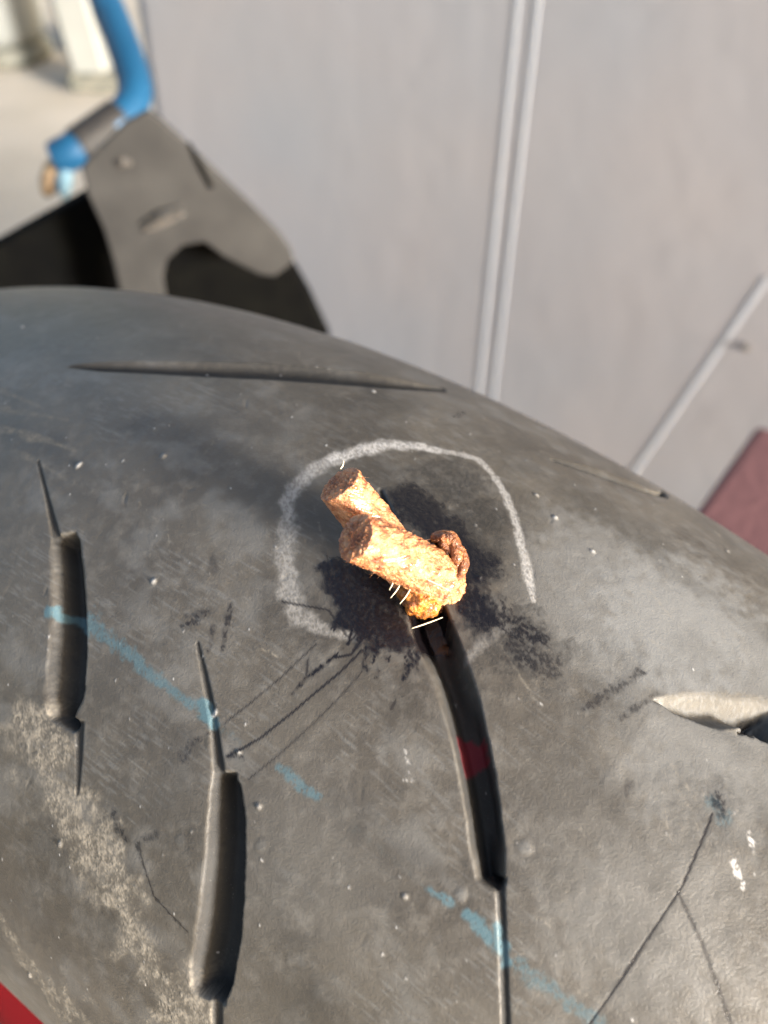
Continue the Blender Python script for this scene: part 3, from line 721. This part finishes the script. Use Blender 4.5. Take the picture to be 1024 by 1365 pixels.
def rib_on_panel(a, b_, w, h, name='rib'):
    a = Vector((a[0], a[1])); b_ = Vector((b_[0], b_[1])); d = (b_ - a).normalized(); s_ = Vector((d.y, -d.x))
    bm = bmesh.new(); n = 40; rows = []
    for i in range(n + 1):
        c = a + (b_ - a) * i / n; row = []
        for k in range(9):
            t = -1 + k / 4; p2 = c + s_ * t * w / 2
            hh = h * math.sqrt(max(0, 1 - t * t)) + .0002
            if abs(t) == 1: hh = -.006
            row.append(bm.verts.new(pp + px * p2.x + UP * p2.y + pn * hh))
        rows.append(row)
    for i in range(n):
        for k in range(8):
            bm.faces.new((rows[i][k], rows[i][k + 1], rows[i + 1][k + 1], rows[i + 1][k]))
    return from_bm(name, bm, RIBM, panel)
sm = F['seam']
rib_on_panel((sm[0][0], .0), (sm[0][0], 1.19), .0045, .0002)
rib_on_panel((sm[2][0] + .0025, .0), (sm[2][0] + .0025, 1.19), .0045, .0002)
cr = F['crease']; c0, c1 = Vector(cr[0]), Vector(cr[1]); dd = (c0 - c1)
rib_on_panel(c1 - dd * .8, c0 + dd * .05, .005, .0002, 'diagonal_rib')
sp = F['spot'][0]
lump('paint_chip', pp + px * sp[0] + UP * sp[1] + pn * .0006, .0026, (1.1, .25, .9), 4., DARKST, panel)

# slotted steel bracket standing behind the tyre
bp_, bn_, bx_ = Vector(F['bp']), Vector(F['bn']), Vector(F['bx'])
br = empty('steel_bracket', bp_)
tag(br, 'bent grey steel bracket with pressed slot and arched cut-out behind the tyre', 'bracket')
ol = list(F['bracket'])
# the left leg runs down to the floor out of sight
k = [i for i, p in enumerate(ol)]
i_r, i_l = 14, 15
ol[i_r] = (ol[i_r][0], 0.0); ol[i_l] = (ol[i_l][0], 0.0)
prism('plate', ol, .0035, STEEL, br, .0011, bp_, bx_, UP, -bn_)
sa, sb = F['bracket_slot']
A3 = bp_ + bx_ * sa[0] + UP * sa[1]; B3 = bp_ + bx_ * sb[0] + UP * sb[1]
tube('slot', [A3 + bn_ * .0003, B3 + bn_ * .0003], [.0008, .0016, .0016, .0008], DARKST, br, 12, 10)
tube('pressed_lip', [A3 + UP * .0034 + bn_ * .0006, (A3 + B3) / 2 + UP * .0040 + bn_ * .0012, B3 + UP * .0036 + bn_ * .0006], [.0008, .0021, .0008], STEEL, br, 16, 12)
bo = F['bracket_bolt'][0]
lump('bolt', bp_ + bx_ * bo[0] + UP * bo[1] + bn_ * .0008, .0022, (1.3, .8, .8), 1., DARKST, br)
ra, rb = F['rib']
tube('edge_shade', [bp_ + bx_ * (ra[0]) + UP * ra[1] + bn_ * .0002, bp_ + bx_ * rb[0] + UP * rb[1] + bn_ * .0002], [.0006, .0012, .0010], BLACKP, br, 12, 10)  # black strip standing in for shade along the plate's right edge

gd = list(F['guard'])
gd[-1] = (gd[-1][0], 0.0); gd[-2] = (gd[-2][0], 0.0)
g = prism('splash_guard', gd, .010, BLACKP, None, .0025, bp_ - bn_ * .03, bx_, UP, -bn_)
tag(g, 'black plastic splash guard behind the steel bracket, at the left edge', 'splash guard')

# blue water pipe with its taped joint
pipe = empty('water_pipe', F['pipe'][3])
tag(pipe, 'bright blue plastic pipe with a bend and a grey taped joint beside the panel', 'pipe')
P = np.array(F['pipe'])
P0 = P[0] + (P[0] - P[1]) * 14
tube('pipe_run', [P0] + list(P), .0098, BLUEP, pipe, 120, 24)
tube('taped_joint', F['joint'], [.0112, .0116, .0116, .0112], GREYT, pipe, 16, 24)
tube('cloth_wrap', F['wrap'], [.004, .0065, .006, .003], TAN, pipe, 20, 18)
tube('cloth_strip', F['wrapblue'], [.004, .0045, .002], PALEB, pipe, 12, 10)

# white posts and the jug far behind on the left
fx = F['post']
def post(p, w, d_, h_, label, lean):
    r_ = empty('white_post', p); tag(r_, label, 'post')
    L0 = Vector(p)
    bm = bmesh.new()
    vs2 = []
    for z in (0, h_):
        for sx, sy in ((-1, -1), (1, -1), (1, 1), (-1, 1)):
            vs2.append(bm.verts.new(L0 + Vector((sx * w / 2 + lean * z, sy * d_ / 2, z))))
    for f in ((0, 1, 2, 3), (4, 7, 6, 5), (0, 4, 5, 1), (1, 5, 6, 2), (2, 6, 7, 3), (3, 7, 4, 0)):
        bm.faces.new([vs2[i] for i in f])
    bmesh.ops.recalc_face_normals(bm, faces=bm.faces)
    bmesh.ops.bevel(bm, geom=bm.edges[:], offset=.008, segments=3, affect='EDGES')
    from_bm('shaft', bm, WHITE, r_, False)
    bm = bmesh.new(); bmesh.ops.create_cube(bm, size=1)
    for v in bm.verts: v.co = L0 + Vector((v.co.x * w * 1.25, v.co.y * d_ * 1.25, v.co.z * .03 + .016))
    bmesh.ops.bevel(bm, geom=bm.edges[:], offset=.005, segments=2, affect='EDGES')
    from_bm('foot', bm, GREENG, r_, False)
post((fx[0][0] + .03, fx[0][1] + .04, 0), .062, .05, 1.4, 'white square post standing next to the blue pipe', -.10)
post((fx[2][0] + .10, fx[2][1] - .02, 0), .05, .05, 1.4, 'white square post left of the one by the blue pipe', -.10)
jg = F['jug'][0]
jr = empty('white_jug', jg); tag(jr, 'white plastic jug with rounded base in the far upper left corner', 'jug')
def spin(name, c, prof, m, parent, seg=40):
    bm = bmesh.new(); rings = []
    for r_, z in prof:
        rings.append([bm.verts.new(Vector(c) + Vector((r_ * math.cos(2 * math.pi * k / seg), r_ * math.sin(2 * math.pi * k / seg), z))) for k in range(seg)])
    for i in range(len(rings) - 1):
        for k in range(seg):
            bm.faces.new((rings[i][k], rings[i][(k + 1) % seg], rings[i + 1][(k + 1) % seg], rings[i + 1][k]))
    bm.faces.new(rings[0][::-1]); bm.faces.new(rings[-1])
    return from_bm(name, bm, m, parent)
spin('body', jg, [(.05, .03), (.062, .036), (.068, .055), (.068, .22), (.055, .26), (.025, .28), (.025, .30)], WHITE, jr)
spin('base_ring', jg, [(.066, .001), (.072, .008), (.070, .024), (.062, .031)], GREENG, jr)
spin('cap', jg, [(.028, .301), (.030, .305), (.030, .33), (.027, .334)], GREENG, jr)

# red box on the right
rb0 = Vector(F['rbox'][0])
rbx = empty('red_box', (rb0.x, rb0.y, 0))
tag(rbx, 'washed-out red box behind the tyre in front of the grey panel, at the right edge', 'box')
o0 = Vector((rb0.x, rb0.y, 0)) - AW * .06
prism('body', [(0, 0), (.30, 0), (.30, .316), (0, .316)], .12, REDBOX, rbx, .006, o0, -TW, UP, AW)
prism('lid', [(-.004, .3165), (.304, .3165), (.304, .33), (-.004, .33)], .128, REDBOX, rbx, .004, o0 - AW * .004, -TW, UP, AW)
